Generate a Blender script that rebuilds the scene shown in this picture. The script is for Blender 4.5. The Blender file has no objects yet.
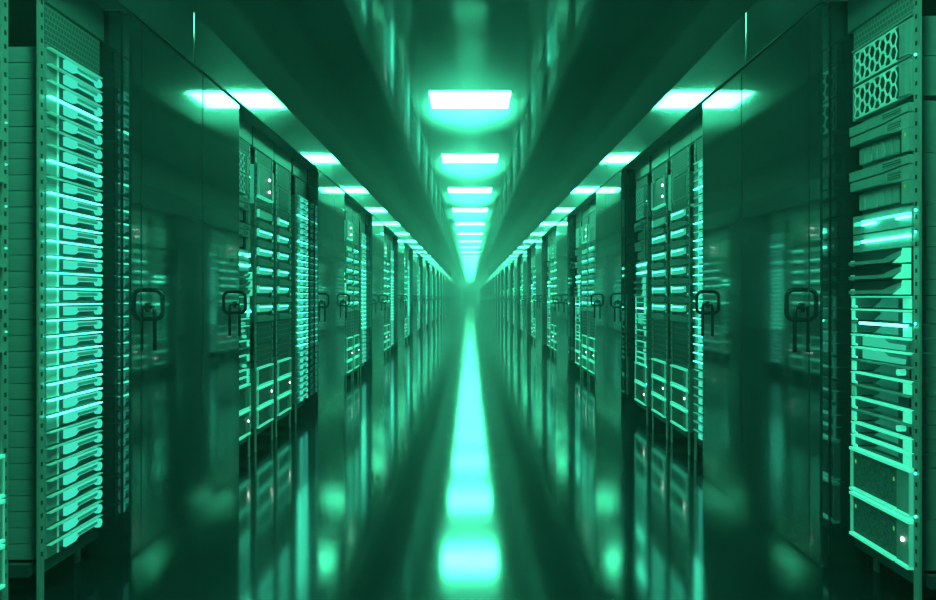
import bpy, bmesh, math, random
from mathutils import Vector, Matrix
random.seed(7)
S = bpy.context.scene
COL = S.collection
PI = math.pi

# ------------------------------------------------------------------ dimensions
A = 1.25            # half width of the aisle (cabinet fronts)
B = 1.335           # rack fronts stand a little behind them
EYE = 0.965
CEIL = 3.09
PER = 4.33          # one cabinet + one bay
END = 123.0
BACK = -3.4
DOOR_TOP = 2.012
FASCIA_TOP = 2.259
WALLX = A + 1.15
NBLOCK = 28
NBAY = 12

# ------------------------------------------------------------------ materials
MATS = {}
def principled(name, col, rough=0.4, metal=0.0, spec=0.5, emit=None, estr=0.0, ior=1.5, noise=0.0, nscale=12.0, bump=0.0, bscale=40.0):
    m = bpy.data.materials.new(name); m.use_nodes = True
    nt = m.node_tree; b = nt.nodes['Principled BSDF']
    b.inputs['Base Color'].default_value = (*col, 1)
    b.inputs['Roughness'].default_value = rough
    b.inputs['Metallic'].default_value = metal
    b.inputs['Specular IOR Level'].default_value = spec
    b.inputs['IOR'].default_value = ior
    if emit:
        b.inputs['Emission Color'].default_value = (*emit, 1)
        b.inputs['Emission Strength'].default_value = estr
    if noise > 0 or bump > 0:
        tc = nt.nodes.new('ShaderNodeTexCoord')
    if noise > 0:
        n = nt.nodes.new('ShaderNodeTexNoise'); n.inputs['Scale'].default_value = nscale; n.inputs['Detail'].default_value = 4
        nt.links.new(tc.outputs['Object'], n.inputs['Vector'])
        mr = nt.nodes.new('ShaderNodeMapRange')
        mr.inputs['From Min'].default_value = 0.3; mr.inputs['From Max'].default_value = 0.7
        mr.inputs['To Min'].default_value = 1 - noise; mr.inputs['To Max'].default_value = 1 + noise
        nt.links.new(n.outputs['Fac'], mr.inputs['Value'])
        mx = nt.nodes.new('ShaderNodeMix'); mx.data_type = 'RGBA'; mx.blend_type = 'MULTIPLY'
        mx.inputs[0].default_value = 1.0
        mx.inputs[6].default_value = (*col, 1)
        nt.links.new(mr.outputs['Result'], mx.inputs[7])
        nt.links.new(mx.outputs[2], b.inputs['Base Color'])
    if bump > 0:
        n2 = nt.nodes.new('ShaderNodeTexNoise'); n2.inputs['Scale'].default_value = bscale; n2.inputs['Detail'].default_value = 3
        nt.links.new(tc.outputs['Object'], n2.inputs['Vector'])
        bp = nt.nodes.new('ShaderNodeBump'); bp.inputs['Strength'].default_value = bump; bp.inputs['Distance'].default_value = 0.002
        nt.links.new(n2.outputs['Fac'], bp.inputs['Height']); nt.links.new(bp.outputs['Normal'], b.inputs['Normal'])
    MATS[name] = m
    return m

def emission(name, col, strength):
    m = bpy.data.materials.new(name); m.use_nodes = True
    nt = m.node_tree; nt.nodes.clear()
    e = nt.nodes.new('ShaderNodeEmission'); o = nt.nodes.new('ShaderNodeOutputMaterial')
    e.inputs['Color'].default_value = (*col, 1); e.inputs['Strength'].default_value = strength
    nt.links.new(e.outputs[0], o.inputs['Surface'])
    MATS[name] = m
    return m

def scales_mat(name, dark, light, rough=0.45, scale=90.0):
    """fine perforated sheet: staggered holes from a brick texture"""
    m = principled(name, light, rough)
    nt = m.node_tree; b = nt.nodes['Principled BSDF']
    tc = nt.nodes.new('ShaderNodeTexCoord'); mp = nt.nodes.new('ShaderNodeMapping')
    mp.inputs['Rotation'].default_value = (PI/2, 0, 0)
    br = nt.nodes.new('ShaderNodeTexBrick')
    br.inputs['Scale'].default_value = scale
    br.inputs['Color1'].default_value = (*dark, 1); br.inputs['Color2'].default_value = (*dark, 1)
    br.inputs['Mortar'].default_value = (*light, 1)
    br.inputs['Mortar Size'].default_value = 0.07
    br.inputs['Mortar Smooth'].default_value = 0.4
    br.inputs['Brick Width'].default_value = 0.8; br.inputs['Row Height'].default_value = 0.62
    nt.links.new(tc.outputs['Object'], mp.inputs['Vector']); nt.links.new(mp.outputs[0], br.inputs['Vector'])
    nt.links.new(br.outputs['Color'], b.inputs['Base Color'])
    return m

LIGHT = (0.065, 0.92, 0.45)
GLOW = (0.055, 0.93, 0.53)
principled('cabinet_gloss', (0.022, 0.028, 0.033), 0.048, ior=2.9, noise=0.10, nscale=3.0)
principled('cabinet_body', (0.016, 0.021, 0.024), 0.05, ior=1.9)
principled('fascia_gloss', (0.050, 0.064, 0.070), 0.085, ior=2.4, noise=0.08, nscale=2.0)
principled('handle_metal', (0.03, 0.035, 0.038), 0.25, 0.3)
principled('floor_gloss', (0.010, 0.013, 0.015), 0.096, ior=2.25, noise=0.12, nscale=1.2)
principled('ceiling_gloss', (0.032, 0.040, 0.043), 0.075, ior=3.0, noise=0.08, nscale=0.8)
principled('wall_paint', (0.09, 0.10, 0.10), 0.6, noise=0.1)
principled('end_wall_paint', (0.25, 0.28, 0.27), 0.6, noise=0.06)
principled('end_door_paint', (0.015, 0.014, 0.013), 0.5)
principled('rack_dark', (0.05, 0.058, 0.062), 0.4)
principled('rack_header', (0.12, 0.14, 0.15), 0.35, noise=0.08, nscale=6)
principled('post_metal', (0.36, 0.38, 0.37), 0.35, 0.3)
principled('hole_black', (0.008, 0.009, 0.009), 0.6)
principled('server_side', (0.25, 0.275, 0.275), 0.45, noise=0.15, nscale=9)
principled('server_face', (0.30, 0.33, 0.33), 0.40, noise=0.12, nscale=20)
principled('server_dark', (0.018, 0.021, 0.022), 0.4)
principled('bracket_added_glow', (0.78, 0.80, 0.79), 0.35, 0.1, emit=GLOW, estr=0.16)  # faint emission added so the metal reads as brightly lit
principled('pale_side_added_glow', (0.80, 0.84, 0.82), 0.5, emit=GLOW, estr=0.30)  # emission added to brighten the pale sides, which are no lamps
principled('mesh_panel', (0.11, 0.13, 0.13), 0.5, noise=0.55, nscale=120)
scales_mat('perforated', (0.10, 0.11, 0.11), (0.26, 0.29, 0.29), 0.5, 34)
scales_mat('dot_grille', (0.03, 0.035, 0.035), (0.38, 0.40, 0.40), 0.5, 80)
emission('panel_light', LIGHT, 62.0)
emission('led_bar', GLOW, 11.0)
emission('led_line', GLOW, 6.0)
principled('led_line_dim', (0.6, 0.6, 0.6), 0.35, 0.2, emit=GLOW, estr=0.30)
emission('ejector_added_glow', (0.06, 0.93, 0.62), 0.88)  # handle brightness put in as emission
principled('ejector_inner', (0.25, 0.27, 0.27), 0.4, emit=GLOW, estr=0.16)  # weaker added emission inside the handle outline
principled('trim_added_glow', (0.5, 0.55, 0.52), 0.4, emit=GLOW, estr=0.70)  # emission imitates strong light on edges and brackets
principled('trim_added_faint', (0.5, 0.55, 0.52), 0.4, emit=GLOW, estr=0.20)  # weaker emission imitating light on rails and end pieces
emission('patch_glow', GLOW, 0.62)  # glow of the drive bays; on tray plates it imitates strong light
emission('led_green', GLOW, 5.0)
emission('led_small', GLOW, 1.3)
emission('led_lime', (0.15, 0.9, 0.12), 0.6)
emission('led_white', (0.85, 1.0, 0.95), 14.0)

# ------------------------------------------------------------------ mesh building
class MB:
    def __init__(s): s.v = []; s.f = []; s.m = []; s.smooth = []
    def add(s, vs, fs, mat, smooth=False):
        o = len(s.v); s.v += [tuple(p) for p in vs]
        for f in fs:
            s.f.append(tuple(i + o for i in f)); s.m.append(mat); s.smooth.append(smooth)
        return s
    def box(s, x0, x1, y0, y1, z0, z1, mat, c=0.0):
        if c <= 0:
            vs = [(x, y, z) for z in (z0, z1) for y in (y0, y1) for x in (x0, x1)]
            fs = [(0,2,3,1), (4,5,7,6), (0,1,5,4), (2,6,7,3), (0,4,6,2), (1,3,7,5)]
            return s.add(vs, fs, mat)
        bm = bmesh.new()
        r = bmesh.ops.create_cube(bm, size=1.0)
        for v in bm.verts:
            v.co = Vector(((x0+x1)/2 + v.co.x*(x1-x0), (y0+y1)/2 + v.co.y*(y1-y0), (z0+z1)/2 + v.co.z*(z1-z0)))
        bmesh.ops.bevel(bm, geom=bm.edges[:], offset=c, segments=2, affect='EDGES', profile=0.5)
        bm.verts.index_update()
        s.add([v.co[:] for v in bm.verts], [[v.index for v in f.verts] for f in bm.faces], mat)
        bm.free(); return s
    def prism(s, pts, y0, y1, mat):
        """polygon in (x,z), anticlockwise seen from the front (-y), extruded from y0 to y1"""
        n = len(pts)
        vs = [(x, y0, z) for x, z in pts] + [(x, y1, z) for x, z in pts]
        fs = [tuple(range(n)), tuple(range(2*n-1, n-1, -1))]
        fs += [(i, i+n, (i+1) % n + n, (i+1) % n) for i in range(n)]
        return s.add(vs, fs, mat)
    def ring(s, outer, inner, y0, y1, mat):
        n = len(outer)
        vs = [(x, y0, z) for x, z in outer] + [(x, y0, z) for x, z in inner] + [(x, y1, z) for x, z in outer] + [(x, y1, z) for x, z in inner]
        fs = []
        for i in range(n):
            j = (i+1) % n
            fs += [(i, j, n+j, n+i), (2*n+i, 3*n+i, 3*n+j, 2*n+j), (i, 2*n+i, 2*n+j, j), (n+i, n+j, 3*n+j, 3*n+i)]
        return s.add(vs, fs, mat)
    def disc(s, cx, cz, r, y0, y1, mat, n=12):
        return s.prism([(cx + r*math.cos(2*PI*i/n), cz + r*math.sin(2*PI*i/n)) for i in range(n)], y0, y1, mat)
    def tube(s, path, r, mat, n=10):
        P = [Vector(p) for p in path]; rings = []
        up = Vector((1, 0, 0))
        for i, p in enumerate(P):
            t = (P[min(i+1, len(P)-1)] - P[max(i-1, 0)]).normalized()
            a = up - t*up.dot(t); a.normalize(); b = t.cross(a)
            rings.append([p + (a*math.cos(2*PI*k/n) + b*math.sin(2*PI*k/n))*r for k in range(n)])
        vs = [q for rg in rings for q in rg]; fs = []
        for i in range(len(P)-1):
            for k in range(n):
                fs.append((i*n+k, i*n+(k+1) % n, (i+1)*n+(k+1) % n, (i+1)*n+k))
        fs.append(tuple(range(n-1, -1, -1))); fs.append(tuple(range((len(P)-1)*n, len(P)*n)))
        return s.add(vs, fs, mat, True)
    def mirrored(s, L):
        r = MB(); r.v = [(L-x, y, z) for x, y, z in s.v]; r.f = [tuple(reversed(f)) for f in s.f]; r.m = s.m[:]; r.smooth = s.smooth[:]
        return r
    def moved(s, M):
        r = MB(); r.v = [tuple(M @ Vector(p)) for p in s.v]; r.f = s.f[:]; r.m = s.m[:]; r.smooth = s.smooth[:]
        return r
    def join(s, o):
        k = len(s.v); s.v += o.v; s.f += [tuple(i+k for i in f) for f in o.f]; s.m += o.m; s.smooth += o.smooth
        return s
    def mesh(s, name):
        me = bpy.data.meshes.new(name)
        me.from_pydata(s.v, [], s.f)
        names = list(dict.fromkeys(s.m))
        for nme in names: me.materials.append(MATS[nme])
        me.polygons.foreach_set('material_index', [names.index(x) for x in s.m])
        me.polygons.foreach_set('use_smooth', s.smooth)
        me.update()
        bm = bmesh.new(); bm.from_mesh(me); bmesh.ops.recalc_face_normals(bm, faces=bm.faces[:]); bm.to_mesh(me); bm.free()
        return me

def link(name, data, parent=None):
    o = bpy.data.objects.new(name, data); COL.objects.link(o)
    if parent: o.parent = parent
    return o
def tag(o, label=None, cat=None, group=None, kind=None):
    if label: o['label'] = label
    if cat: o['category'] = cat
    if group: o['group'] = group
    if kind: o['kind'] = kind
    return o

class Kind:
    """a kind of thing: parts in order, each (name, MB, [sub-parts], label)"""
    def __init__(s, name, cat, group):
        s.name, s.cat, s.group, s.parts = name, cat, group, []
        s.meshes = None; s.joined = None
    def part(s, name, mb, subs=(), label=None):
        s.parts.append((name, mb, list(subs), label)); return s
    def all(s):
        r = MB()
        for n, mb, subs, l in s.parts:
            r.join(mb)
            for n2, mb2 in subs: r.join(mb2)
        return r
    def mirror(s, L):
        k = Kind(s.name, s.cat, s.group)
        for n, mb, subs, l in s.parts: k.part(n, mb.mirrored(L), [(a, b.mirrored(L)) for a, b in subs], l)
        return k
    def place(s, loc, rz, label, split=True, group=None, scale=None):
        if split:
            if s.meshes is None:
                s.meshes = [(n, mb.mesh(s.name + '_' + n), [(n2, mb2.mesh(s.name + '_' + n2)) for n2, mb2 in subs], l) for n, mb, subs, l in s.parts]
            root = link(s.name, None); root.empty_display_size = 0.05
            for n, me, subs, l in s.meshes:
                p = link(n, me, root)
                if l: p['label'] = l
                for n2, me2 in subs: link(n2, me2, p)
        else:
            if s.joined is None: s.joined = s.all().mesh(s.name)
            root = link(s.name, s.joined)
        root.location = loc; root.rotation_euler = (0, 0, rz)
        if scale: root.scale = scale
        return tag(root, label, s.cat, group or s.group)

ONES = ['', 'first', 'second', 'third', 'fourth', 'fifth', 'sixth', 'seventh', 'eighth', 'ninth', 'tenth', 'eleventh', 'twelfth', 'thirteenth', 'fourteenth', 'fifteenth', 'sixteenth', 'seventeenth', 'eighteenth', 'nineteenth']
TENS = {2: 'twent', 3: 'thirt'}
def ordinal(n):
    if n < 20: return ONES[n]
    t, o = divmod(n, 10)
    return TENS[t] + 'ieth' if o == 0 else TENS[t] + 'y-' + ONES[o]

# ------------------------------------------------------------------ room shell
def slab(name, x0, x1, y0, y1, z0, z1, mat, kind='structure'):
    o = link(name, MB().box(x0, x1, y0, y1, z0, z1, mat).mesh(name))
    o['kind'] = kind
    return o
slab('floor', -WALLX-0.1, WALLX+0.1, BACK, END+0.2, -0.1, 0.0, 'floor_gloss')
slab('ceiling', -WALLX-0.1, WALLX+0.1, BACK, END+0.2, CEIL, CEIL+0.1, 'ceiling_gloss')
slab('wall_left', -WALLX-0.1, -WALLX, BACK, END+0.2, 0, CEIL, 'wall_paint')
slab('wall_right', WALLX, WALLX+0.1, BACK, END+0.2, 0, CEIL, 'wall_paint')
slab('wall_near', -WALLX, WALLX, BACK-0.1, BACK, 0, CEIL, 'wall_paint')
slab('wall_end', -WALLX, WALLX, END, END+0.1, 0, CEIL, 'end_wall_paint')
d = MB().box(-0.82, 0.82, END-0.06, END-0.002, 0.0, 1.62, 'end_door_paint', 0.01)
d.box(-0.006, 0.006, END-0.068, END-0.058, 0.02, 1.60, 'hole_black')
tag(link('door_1', d.mesh('door_1')), kind='structure')
# the overhead fascia over the cabinets, one length per bay
for name, sg in (('trim_1', -1), ('trim_2', 1)):
    t = MB()
    y = 4.31 - 2*PER
    while y < END:
        y1 = min(y + PER - 0.006, END)
        xs = sorted((sg*A, sg*(A+0.014)))
        t.box(xs[0], xs[1], y, y1, DOOR_TOP+0.0085, FASCIA_TOP, 'fascia_gloss', 0.004)
        xs = sorted((sg*(A+0.0145), sg*(B+0.03)))
        t.box(xs[0], xs[1], y, y1, DOOR_TOP+0.010, DOOR_TOP+0.020, 'rack_header')
        xs = sorted((sg*(A+0.015), sg*WALLX))
        t.box(xs[0], xs[1], y, y1, FASCIA_TOP-0.06, FASCIA_TOP-0.01, 'cabinet_body')
        y += PER
    tag(link(name, t.mesh(name)), kind='structure')

# ------------------------------------------------------------------ ceiling lights
K = Kind('ceiling_light', 'ceiling light', 'ceiling light panels along the aisle')
f = MB().box(-0.426, 0.426, -0.401, 0.401, CEIL-0.005, CEIL-0.0005, 'fascia_gloss')
K.part('mount', f)
K.part('diffuser', MB().box(-0.425, 0.425, -0.40, 0.40, CEIL-0.012, CEIL-0.0055, 'panel_light'))
i = 0
y = 10.24
while y < END - 1:
    i += 1
    lab = f'square glowing ceiling light panel, {ordinal(i)} of the row counting away from the camera'
    K.place((0, y, 0), 0, lab, split=(i <= 12))
    y += PER

K.place((0, 10.24-2*PER, 0), 0, 'square glowing ceiling light panel overhead, close by the camera')

# ------------------------------------------------------------------ tall cabinets
L = 1.66
def cabinet_kind():
    k = Kind('tall_cabinet', 'cabinet', 'tall glossy cabinets lining the aisle')
    k.part('body', MB().box(0, L, 0.034, 1.12, 0.0, DOOR_TOP+0.008, 'cabinet_body', 0.004))
    k.part('corner_post', MB().box(0, 0.112, 0, 0.0335, 0.0, DOOR_TOP-0.001, 'cabinet_gloss', 0.007))
    def door(u0, u1, ax):
        d = MB().box(u0, u1, 0.002, 0.033, 0.0015, DOOR_TOP-0.002, 'cabinet_gloss', 0.005)
        p = []
        zt, zb, out, r = 0.992, 0.880, 0.056, 0.028
        p.append((ax, 0.004, zt))
        for q in range(7):
            a = q/6*PI/2; p.append((ax, -out + r - r*math.sin(a), zt - r + r*math.cos(a)))
        for q in range(7):
            a = q/6*PI/2; p.append((ax, -out + r - r*math.cos(a), zb + r - r*math.sin(a)))
        p.append((ax, 0.004, zb))
        h = MB().tube(p, 0.0085, 'handle_metal')
        lv = MB().tube([(ax+0.004, 0.004, 0.925), (ax+0.004, -0.02, 0.925), (ax+0.004, -0.024, 0.90), (ax+0.004, -0.024, 0.757)], 0.0075, 'handle_metal')
        lv.disc(ax+0.004, 0.925, 0.018, -0.006, 0.004, 'handle_metal')
        return d, [('handle', h), ('lock_lever', lv)]
    k.part('door', *door(0.118, 0.947, 0.19))
    k.part('door', *door(0.953, L-0.004, L-0.11))
    return k
CABL = cabinet_kind(); CABR = CABL.mirror(L)
for b in range(-1, NBLOCK):
    y0 = 3.50 + PER*b
    o = 'behind the camera, ' if b < 0 else ''
    n = ordinal(b+1) if b >= 0 else ''
    ll = f'tall glossy dark cabinet with two doors, {n} along the left of the aisle' if b >= 0 else 'tall glossy dark cabinet beside the camera, left of the aisle'
    lr = f'tall glossy dark cabinet with two doors, {n} along the right of the aisle' if b >= 0 else 'tall glossy dark cabinet beside the camera, right of the aisle'
    CABL.place((-A, y0, 0), PI/2, ll, split=(b < 9))
    if b == 0:
        CABR.place((A, 5.12, 0), -PI/2, lr, scale=((5.12-3.385)/L, 1, 1))
    else:
        CABR.place((A, 5.12+PER*b, 0), -PI/2, lr, split=(b < 9), scale=(1.59/L, 1, 1))

# ------------------------------------------------------------------ racks
W = 0.45
Z0, Z1 = 0.1375, 1.89
def rack_kind(leds=(), h0=-0.085, h1=0.535, back=None):
    k = Kind('server_rack', 'rack', 'open server racks standing in the bays')
    def post(u):
        m = MB().box(u, u+0.036, 0.0, 0.008, 0.0, Z1+0.004, 'post_metal')
        z = Z0 + 0.02
        while z < Z1 - 0.01:
            m.box(u+0.012, u+0.023, -0.0012, 0.001, z, z+0.013, 'hole_black'); z += 0.04
        return m
    for q, u in enumerate((-0.042, W+0.006)):
        k.part('front_post', post(u) if q != back else post(u).moved(Matrix.Translation((0, 0.09, 0))))
    for u in (-0.042, W+0.006):
        k.part('rear_post', MB().box(u, u+0.036, 0.72, 0.755, 0.0, Z1+0.004, 'rack_dark'))
    k.part('header_panel', MB().box(h0, h1, 0.004, 0.03, Z1+0.008, DOOR_TOP+0.008, 'rack_header', 0.003))
    m = MB().box(-0.006, W+0.006, 0.01, 0.04, 0.095, Z0-0.005, 'rack_dark').box(-0.006, W+0.006, 0.72, 0.75, 0.095, Z0-0.005, 'rack_dark')
    m.box(-0.038, -0.010, 0.035, 0.72, 0.095, Z0-0.005, 'rack_dark').box(W+0.010, W+0.038, 0.035, 0.72, 0.095, Z0-0.005, 'rack_dark')
    k.part('base_frame', m)
    for z in leds:
        k.part('status_light', MB().disc(W+0.024, z, 0.0042, -0.005, -0.0013, 'led_green', 8))
    return k
RACK = {c: rack_kind() for c in 'BC'}
RACK['D'] = rack_kind((), -0.125, 0.492, 1)
RACK['A'] = rack_kind((1.69, 1.225, 1.16, 0.885, 0.437, 0.308), -0.055, 0.555, 0)
START_L = {'A': 5.28, 'B': 5.95, 'C': 6.585, 'D': 7.315}
START_R = {'A': 7.645, 'B': 6.93, 'C': 6.28, 'D': 5.615}
RACKNAME = {'A': 'honeycomb rack', 'B': 'lamp-topped rack', 'C': 'mesh-topped rack', 'D': 'blade rack'}
RACKLOOK = {'A': 'open rack with honeycomb servers on top', 'B': 'open rack with two white lamps on top',
            'C': 'open rack with mesh grilles on top', 'D': 'open rack full of slim blade servers'}

# ------------------------------------------------------------------ kinds of servers
def chassis(h, mat='server_face', y=0.0, deep=0.70):
    m = MB().box(0.004, W-0.004, y+0.004, y+deep, 0.0012, h-0.0012, 'server_side')
    return m
def srv(name, group): return Kind(name, 'server', group)

BH = 0.0505
def blade(lit):
    k = srv('blade_server', 'slim blade servers filling the blade racks')
    k.part('chassis', chassis(BH))
    k.part('bezel', MB().box(0.004, 0.095, -0.002, 0.004, 0.003, BH-0.004, 'server_face').box(0.095, W-0.004, -0.001, 0.004, 0.003, BH-0.004, 'server_dark'))
    k.part('divider', MB().box(0.080, 0.088, -0.006, -0.0022, 0.003, BH-0.006, 'bracket_added_glow'))
    y0, y1 = -0.014, -0.003
    e = MB().prism([(0.125, 0.010), (0.195, 0.010), (0.228, 0.021), (0.385, 0.021), (0.385, 0.036), (0.125, 0.039)], y0, y1, 'ejector_added_glow')
    e2 = MB().prism([(0.212, 0.0232), (0.382, 0.0232), (0.382, 0.0338), (0.212, 0.0338)], y0-0.0012, y0-0.0002, 'ejector_inner')
    n = 10
    c = (0.400, 0.0225)
    e.ring([(c[0]+0.022*math.cos(2*PI*i/n), c[1]+0.0155*math.sin(2*PI*i/n)) for i in range(n)], [(c[0]+0.009*math.cos(2*PI*i/n), c[1]+0.0065*math.sin(2*PI*i/n)) for i in range(n)], y0-0.003, y1, 'ejector_added_glow')
    k.part('ejector_handle', e, [('finger_recess', e2)])
    mat = 'led_line' if lit else 'led_line_dim'
    k.part('light_strip', MB().box(0.004, W-0.028, -0.018, -0.003, BH-0.0065, BH-0.0030, mat))
    return k
BLADE = {True: blade(True), False: blade(False)}

def vent(h):
    k = Kind('vent_panel', 'vent panel', 'perforated vent panels at the rack tops')
    k.part('sheet', MB().box(0.004, W-0.004, 0.002, 0.014, 0.004, h-0.002, 'perforated'))
    k.part('flange', MB().box(0.002, W-0.002, -0.004, 0.002, 0.0, 0.006, 'server_face'))
    return k

def honeycomb(h):
    k = srv('honeycomb_server', 'servers with honeycomb bezels')
    k.part('chassis', chassis(h, y=0.03, deep=0.67))
    k.part('bezel', MB().ring([(0.002, 0.003), (W-0.002, 0.003), (W-0.002, h-0.003), (0.002, h-0.003)], [(0.022, 0.012), (W-0.085, 0.012), (W-0.085, h-0.010), (0.022, h-0.010)], 0.0, 0.03, 'server_face'))
    R = 0.0265; hm = MB(); dx = 1.5*R; dzz = math.sqrt(3)*R
    i = 0; x = 0.048
    while x < W-0.10:
        zz = h/2 - (1.5*dzz if i % 2 else dzz)
        while zz < h + 0.3*dzz:
            if True:
                o = [(x+R*math.cos(PI/3*q), min(max(zz+R*math.sin(PI/3*q), 0.006), h-0.006)) for q in range(6)]
                n = [(x+R*0.83*math.cos(PI/3*q), min(max(zz+R*0.83*math.sin(PI/3*q), 0.010), h-0.010)) for q in range(6)]
                hm.ring(o, n, -0.004, -0.001, 'bracket_added_glow')
            zz += dzz
        x += dx; i += 1
    k.part('honeycomb_grille', hm)
    k.part('backing', MB().box(0.024, W-0.086, 0.018, 0.028, 0.013, h-0.012, 'server_dark'))
    k.part('side_latch', MB().box(W-0.078, W-0.05, -0.006, 0.0, 0.012, h-0.012, 'server_face').box(W-0.044, W-0.012, -0.004, 0.0, 0.010, h-0.010, 'server_face'))
    return k

def wedge(h):
    k = srv('wedge_server', 'servers with a kinked wedge bezel')
    k.part('chassis', chassis(h, y=0.03, deep=0.67))
    zt, zm, zb = h-0.006, h-0.040, h-0.072
    m = MB().prism([(0.002, zm+0.002), (0.27, zm+0.002), (W-0.05, zm+0.008), (W-0.003, zm+0.008), (W-0.003, zt), (0.002, zt)], -0.012, 0.03, 'server_face')
    m.prism([(0.002, zb), (0.25, zb), (0.36, zb-0.008), (W-0.003, zb-0.008), (W-0.003, zm+0.004), (W-0.05, zm+0.004), (0.27, zm-0.002), (0.002, zm-0.002)], -0.009, 0.03, 'server_face')
    k.part('wedge_bezel', m)
    k.part('grille', MB().box(0.27, 0.40, -0.0135, -0.0122, zm+0.012, zt-0.006, 'dot_grille').box(0.30, 0.39, -0.0105, -0.0092, zb+0.004, zm-0.006, 'dot_grille'))
    dr = MB()
    for i in range(6):
        u = 0.035 + i*0.052
        dr.box(u, u+0.046, 0.008, 0.03, 0.016, zb-0.012, 'server_face', 0.003)
    k.part('drive_bay', dr)
    k.part('slot', MB().box(W-0.095, W-0.062, 0.004, 0.03, 0.01, zb-0.010, 'hole_black'))
    k.part('ear', MB().box(W-0.052, W-0.003, -0.01, 0.03, 0.006, zb-0.010, 'server_face'), [('status_light', MB().box(W-0.032, W-0.026, -0.0115, -0.01, zb-0.032, zb-0.022, 'led_lime'))])
    return k

def lightbar(h, broken):
    k = srv('light_bar_server', 'servers with a glowing light bar')
    k.part('chassis', chassis(h, y=0.01, deep=0.69))
    k.part('bezel', MB().box(0.004, W-0.004, 0.0, 0.01, 0.002, h-0.002, 'server_face'))
    z = h*0.55
    b = MB()
    if broken:
        b.box(0.10, 0.20, -0.012, -0.001, z-0.010, z-0.002, 'led_bar').box(0.10, 0.44, -0.012, -0.001, z+0.002, z+0.006, 'led_line').box(0.36, 0.44, -0.012, -0.001, z-0.010, z-0.002, 'led_bar')
    else:
        b.box(0.10, 0.44, -0.012, -0.001, z-0.004, z+0.004, 'led_bar')
    k.part('light_bar', b)
    k.part('indicator', MB().box(0.025, 0.065, -0.006, -0.001, z-0.008, z+0.006, 'trim_added_glow'))
    return k

def tray(h):
    k = srv('tray_server', 'servers with a swept tray front')
    k.part('chassis', chassis(h, y=0.01, deep=0.69))
    k.part('bezel', MB().box(0.004, W-0.004, 0.0, 0.01, 0.002, h-0.002, 'server_dark'))
    k.part('swept_bar', MB().prism([(0.015, 0.006), (0.30, 0.006), (0.36, 0.010), (0.42, 0.034), (0.42, 0.040), (0.35, 0.030), (0.29, 0.018), (0.015, 0.016)], -0.02, -0.001, 'server_face'))
    k.part('side_bracket', MB().prism([(0.365, 0.003), (0.443, 0.003), (0.443, h-0.003), (0.432, h-0.003), (0.425, 0.024)], -0.024, -0.001, 'trim_added_glow'))
    k.part('end_cap', MB().box(0.006, 0.022, -0.01, -0.001, 0.004, 0.022, 'trim_added_faint'))
    return k

def cage(h, v):
    k = srv('open_tray_server', 'open tray servers with bright edges')
    k.part('chassis', chassis(h, y=0.09, deep=0.61))
    for u in (0.002, W-0.008): k.part('side_cheek', MB().box(u, u+0.006, 0.0, 0.09, 0.002, h-0.002, 'server_side'))
    lip = 'trim_added_glow' if v in 'abe' else 'server_face'
    k.part('top_lip', MB().box(0.004, W-0.004, -0.008, 0.022, h-0.0070, h-0.002, lip))
    if v == 'l':
        k.part('light_bar', MB().box(0.10, 0.44, -0.018, -0.0102, h-0.010, h-0.002, 'led_bar'))
    if v in 'bel':
        k.part('side_bracket', MB().box(W-0.052, W-0.004, -0.006, 0.0, 0.003, h-0.009, 'trim_added_glow'))
    if v in 'abe':
        k.part('bracket', MB().prism([(0.006, 0.002), (0.045, 0.002), (0.045, 0.008), (0.024, 0.010), (0.024, h-0.009), (0.006, h-0.009)], -0.006, 0.0, 'trim_added_glow'))
    else:
        k.part('bracket', MB().box(0.006, 0.036, -0.006, 0.0, 0.003, h-0.009, 'trim_added_glow' if v == 'd' else 'trim_added_faint'))
    if v == 'a':
        k.part('plate', MB().prism([(0.075, 0.004), (0.38, 0.004), (0.38, h*0.45), (0.26, h*0.50), (0.22, h-0.009), (0.075, h-0.009)], 0.004, 0.012, 'patch_glow'))
        k.part('inner_plate', MB().box(0.22, 0.38, 0.016, 0.024, h*0.3, h-0.009, 'server_face'))
    else:
        k.part('plate', MB().prism([(0.09, 0.004), (0.31, 0.004), (0.31, h-0.009), (0.17, h-0.009)], 0.035, 0.045, 'server_face'))
        k.part('inner_block', MB().box(0.31, 0.385, 0.02, 0.06, 0.004, h-0.011, 'server_dark'))
    if v == 'd':
        k.part('knob', MB().disc(0.36, h*0.5, 0.010, -0.006, 0.018, 'trim_added_glow'))
    return k

def storage(h):
    k = srv('storage_server', 'deep storage servers at the rack bottoms')
    k.part('chassis', chassis(h, y=0.012, deep=0.69))
    k.part('mesh_front', MB().box(0.018, 0.352, -0.004, 0.012, 0.016, h-0.016, 'mesh_panel'))
    k.part('control_panel', MB().box(0.358, W-0.006, -0.008, 0.012, 0.014, h-0.014, 'server_face', 0.002))
    k.part('top_bar', MB().box(0.004, W-0.004, -0.014, 0.012, h-0.0125, h-0.003, 'trim_added_glow'))
    k.part('bottom_bar', MB().box(0.004, 0.345, -0.014, 0.012, 0.003, 0.0115, 'trim_added_glow').box(0.36, W-0.004, -0.014, 0.012, 0.003, 0.0115, 'trim_added_glow'))
    for u in (0.004, W-0.005): k.part('side_rail', MB().box(u, u+0.008, -0.010, 0.012, 0.0125, h-0.0135, 'trim_added_faint'))
    li = MB().box(0.035, 0.042, -0.0055, -0.0042, h-0.055, h-0.043, 'led_lime').box(0.330, 0.336, -0.0055, -0.0042, h-0.060, h-0.048, 'led_lime')
    k.part('indicator', li)
    return k
def storage_lamp(h):
    k = storage(h)
    k.part('white_lamp', MB().disc(0.402, h*0.55, 0.0058, -0.012, -0.0085, 'led_white', 10))
    return k

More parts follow.
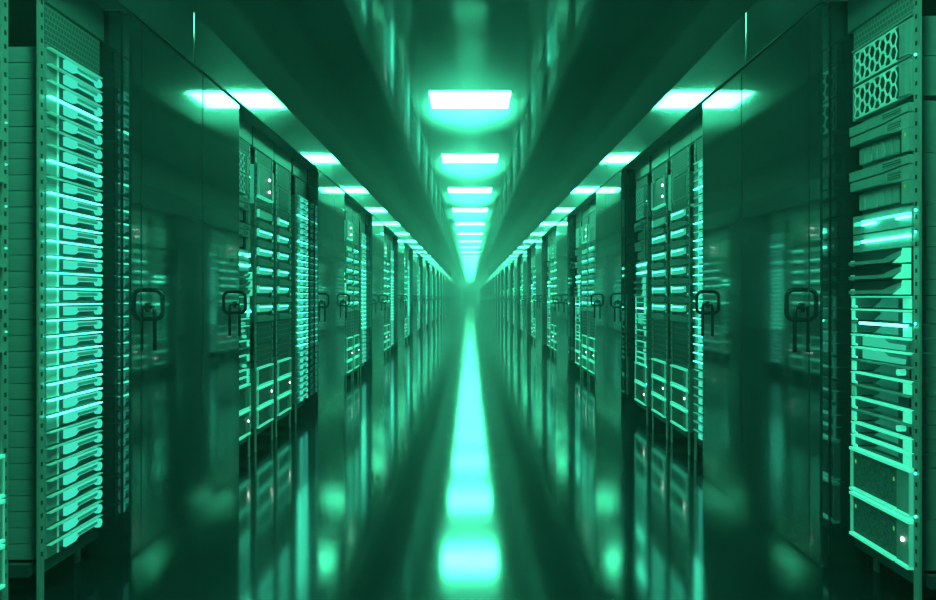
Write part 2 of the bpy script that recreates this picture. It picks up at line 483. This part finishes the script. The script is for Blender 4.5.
def drive(h, bright, left):
    k = srv('drive_server', 'drive servers with a glowing bay')
    k.part('chassis', chassis(h, y=0.03, deep=0.67))
    zt = h - 0.008
    k.part('bezel', MB().prism([(0.002, 0.004), (W-0.003, 0.004), (W-0.003, 0.030), (0.36, 0.034), (0.26, 0.042), (0.002, 0.042)], -0.014, 0.03, 'server_face').box(0.06, 0.42, 0.012, 0.03, 0.044, h-0.004, 'server_dark'))
    g = MB().box(0.002, W-0.003, 0.0, 0.03, zt-0.002, h-0.002, 'server_face')
    k.part('top_rail', g)
    m = 'patch_glow' if bright else 'trim_added_faint'
    u0, u1 = left
    k.part('glowing_bay', MB().prism([(u0, zt-0.046), (u1-0.10, zt-0.046), (u1-0.07, zt-0.041), (u1, zt-0.041), (u1, zt-0.004), (u0, zt-0.004)], -0.006, 0.011, m))
    if bright:
        k.part('light_strip', MB().box(u0, u1, -0.010, -0.0062, zt-0.020, zt-0.012, 'led_line'))
    k.part('bracket', MB().box(u0-0.014, u0-0.002, -0.012, 0.0, zt-0.046, zt, 'trim_added_glow'))
    k.part('status_light', MB().disc(W+0.022, h*0.5, 0.0035, -0.006, -0.0013, 'led_small', 8))
    return k

def lamp(h):
    k = srv('lamp_server', 'plain servers with two white lamps')
    k.part('chassis', MB().box(0.004, W-0.004, 0.014, 0.70, 0.0012, h-0.0012, 'pale_side_added_glow'))
    k.part('front_plate', MB().box(0.004, W-0.004, -0.002, 0.013, 0.014, h-0.002, 'server_face', 0.002))
    k.part('edge_bar', MB().box(0.004, W-0.004, -0.012, 0.013, 0.002, 0.0125, 'trim_added_glow'))
    for u in (-0.002, W-0.012): k.part('edge_rail', MB().box(u, u+0.012, -0.014, -0.0025, 0.014, h-0.002, 'trim_added_faint'))
    for z in (h*0.32, h*0.70):
        k.part('white_lamp', MB().disc(0.36, z, 0.0075, -0.008, -0.0025, 'led_white', 10))
    return k

def grille(h):
    k = srv('grille_server', 'servers with a dotted grille front')
    k.part('chassis', chassis(h, y=0.012, deep=0.69))
    k.part('front_plate', MB().box(0.004, W-0.004, 0.0, 0.012, 0.003, h-0.003, 'server_face', 0.002))
    k.part('grille', MB().box(0.06, 0.40, -0.003, -0.0005, 0.014, h-0.014, 'dot_grille'))
    return k

def blank(h):
    k = Kind('blanking_panel', 'blanking panel', 'dark blanking panels in the racks')
    k.part('sheet', MB().box(0.004, W-0.004, 0.006, 0.016, 0.002, h-0.002, 'rack_dark', 0.002))
    m = MB()
    for q in range(3):
        z = h*(0.25 + 0.25*q); m.box(0.02, W-0.02, 0.001, 0.0055, z-0.003, z+0.003, 'rack_header')
    k.part('rib', m)
    return k

def stack(items, top):
    out = []; z = top
    for kd, h, desc in items:
        z -= h
        out.append((kd, z, desc))
    return out
LAYOUT = {}
hv = Z1 - (Z0 + 32*BH)
it = [(vent(hv), hv, 'perforated vent panel')]
LITROWS = {3, 7} | set(range(9, 24))
for r in range(32):
    lit = r in LITROWS
    it.append((BLADE[lit], BH, 'blade server with bright ejector handle' if lit else 'blade server with dim edge strip'))
LAYOUT['D'] = stack(it, Z1)
it = [(vent(0.075), 0.075, 'scale-patterned vent panel')]
HC = honeycomb(0.121)
it += [(HC, 0.121, 'honeycomb-fronted server')]*2
WD = wedge(0.157)
it += [(None, 0.014, '')] + [(WD, 0.157, 'kinked wedge-front server')]*2
it += [(lightbar(0.066, True), 0.066, 'server with a broken light bar'), (lightbar(0.062, False), 0.062, 'server with one full light bar')]
TR = tray(0.049)
it += [(TR, 0.049, 'dark swept-front tray server')]*3
CG = {v: cage(0.0435, v) for v in 'abcdel'}
CDESC = {'a': 'open tray server with bright plate', 'b': 'open tray server with bright edges', 'c': 'dim open tray server', 'd': 'open tray server with bright knob', 'e': 'open tray server with bright edges', 'l': 'open tray server with light bar'}
used = 0.075+0.121*2+0.014+0.157*2+0.066+0.062+0.049*3
for v in 'bblaadbcbdbb':
    it.append((CG[v], 0.0435, CDESC[v]))
used += 12*0.0435
hs = (Z1 - used - Z0)/2
ST, STL = storage(hs), storage_lamp(hs)
it += [(ST, hs, 'deep storage server with bright bars'), (STL, hs, 'storage server with white lamp')]
LAYOUT['A'] = stack(it, Z1)
DB, DBd = drive(0.120, True, (0.03, 0.43)), drive(0.120, False, (0.03, 0.43))
it = [(vent(0.09), 0.09, 'perforated vent panel'), (lamp(0.205), 0.205, 'plain server with two white lamps')]
it += [(blank(0.070), 0.070, 'dark ribbed blanking panel'), (DBd, 0.120, 'drive server with dim bay')] + [(DB, 0.120, 'drive server with glowing bay')]*5
used = 0.09+0.205+0.07+0.72
S3 = 0.128; hb = Z1 - used - Z0 - 3*S3
ST3, ST3L = storage(S3), storage_lamp(S3)
it += [(blank(hb/2), hb/2, 'dark ribbed blanking panel')]*2 + [(ST3, S3, 'deep storage server with bright bars'), (ST3L, S3, 'storage server with white lamp'), (ST3, S3, 'deep storage server with bright bars')]
LAYOUT['B'] = stack(it, Z1)
DC = drive(0.120, True, (0.03, 0.36))
it = [(vent(0.15), 0.15, 'perforated vent panel'), (grille(0.16), 0.16, 'dotted-grille server'), (blank(0.055), 0.055, 'dark ribbed blanking panel')]
it += [(DC, 0.120, 'drive server with glowing bay')]*6
used = 0.15+0.16+0.055+0.72
hb = Z1 - used - Z0 - 3*S3
it += [(blank(hb/2), hb/2, 'dark ribbed blanking panel')]*2 + [(ST3, S3, 'deep storage server with bright bars'), (ST3L, S3, 'storage server with white lamp'), (ST3, S3, 'deep storage server with bright bars')]
LAYOUT['C'] = stack(it, Z1)

# which racks the photo shows (bay numbers), per side
SEEN = {('left', 'A'): [1], ('left', 'B'): [0, 1, 2, 3], ('left', 'C'): range(0, 7), ('left', 'D'): range(0, 8),
        ('right', 'D'): [1], ('right', 'C'): [0, 1, 2, 3], ('right', 'B'): range(0, 6), ('right', 'A'): range(0, 9)}
rest_blades, rest_other = MB(), MB()
SIMPLE = {}
for side, sg in (('left', -1), ('right', 1)):
    for c in 'ABCD':
        for k in range(NBAY):
            off = PER*(k-1)
            if side == 'left': x, y, rz = -B, START_L[c]+off, PI/2
            else: x, y, rz = B, START_R[c]+off, -PI/2
            bay = f'{ordinal(k+1)} {side} bay'
            RACK[c].place((x, y, 0), rz, f'{RACKLOOK[c]}, in the {bay} of the aisle', split=(k < 4))
            M = Matrix.Translation((x, y, 0)) @ Matrix.Rotation(rz, 4, 'Z')
            if k in SEEN[(side, c)]:
                cnt = {}
                tot = {}
                for kd, z, desc in LAYOUT[c]: tot[desc] = tot.get(desc, 0) + 1
                n = 0
                for kd, z, desc in LAYOUT[c]:
                    if kd is None: continue
                    n += 1
                    if kd.cat == 'server' or tot[desc] > 1:
                        lab = f'{desc}, {ordinal(n)} from top in {RACKNAME[c]} of {bay}'
                    else:
                        lab = f'{desc} in {RACKNAME[c]} of the {bay}'
                    kd.place(M @ Vector((0, 0, z)), rz, lab, split=(k < 3))
            elif not (k == 0):
                for kd, z, desc in LAYOUT[c]:
                    if kd is None: continue
                    if kd not in SIMPLE: SIMPLE[kd] = kd.all()
                    (rest_blades if c == 'D' else rest_other).join(SIMPLE[kd].moved(M @ Matrix.Translation((0, 0, z))))
tag(link('blade_servers', rest_blades.mesh('blade_servers')), 'remaining slim blade servers in the far bays of the aisle', 'servers', kind='stuff')
tag(link('rack_servers', rest_other.mesh('rack_servers')), 'remaining assorted servers in the far bays of the aisle', 'servers', kind='stuff')

# ------------------------------------------------------------------ haze in the aisle air, added bloom under the lights
hz = bpy.data.materials.new('haze_air'); hz.use_nodes = True
nt = hz.node_tree; nt.nodes.clear()
vs = nt.nodes.new('ShaderNodeVolumeScatter'); o = nt.nodes.new('ShaderNodeOutputMaterial')
vs.inputs['Color'].default_value = (0.9, 1.0, 1.0, 1); vs.inputs['Density'].default_value = 0.0125; vs.inputs['Anisotropy'].default_value = 0.5
nt.links.new(vs.outputs[0], o.inputs['Volume'])
MATS['haze_air'] = hz
tag(link('haze', MB().box(-1.185, 1.185, BACK+0.01, END-0.07, 0.004, CEIL-0.40, 'haze_air').mesh('haze')), 'thin green haze hanging in the aisle air', 'haze', kind='stuff')
bloom = hz.copy(); MATS['bloom_air'] = bloom  # added denser volume, imitates bloom around the ceiling lights
bloom.node_tree.nodes['Volume Scatter'].inputs['Density'].default_value = 0.22
bloom.node_tree.nodes['Volume Scatter'].inputs['Anisotropy'].default_value = 0.6
n = 20
lay = MB().prism([(0.62*math.cos(PI+PI*q/n), CEIL-0.014+0.34*math.sin(PI+PI*q/n)) for q in range(n+1)], BACK+0.01, END-0.07, 'bloom_air')
tag(link('bloom_layer', lay.mesh('bloom_layer')), 'added volume imitating bloom under the row of ceiling lights', 'haze', kind='stuff')

# ------------------------------------------------------------------ world, camera, colour
w = bpy.data.worlds.new('World'); S.world = w; w.use_nodes = True
w.node_tree.nodes['Background'].inputs[0].default_value = (0.002, 0.02, 0.014, 1)
w.node_tree.nodes['Background'].inputs[1].default_value = 0.2
cd = bpy.data.cameras.new('camera'); cam = bpy.data.objects.new('camera', cd); COL.objects.link(cam)
cd.sensor_width = 36; cd.lens = 950/936*36
cd.shift_x = -2/936; cd.shift_y = -3/936
cd.clip_start = 0.02; cd.clip_end = 500
cam.location = (0, 0, EYE); cam.rotation_euler = (PI/2, 0, 0)
S.camera = cam
S.view_settings.view_transform = 'Standard'; S.view_settings.look = 'None'
S.view_settings.exposure = 0.0; S.view_settings.gamma = 1.0; S.view_settings.use_curve_mapping = False
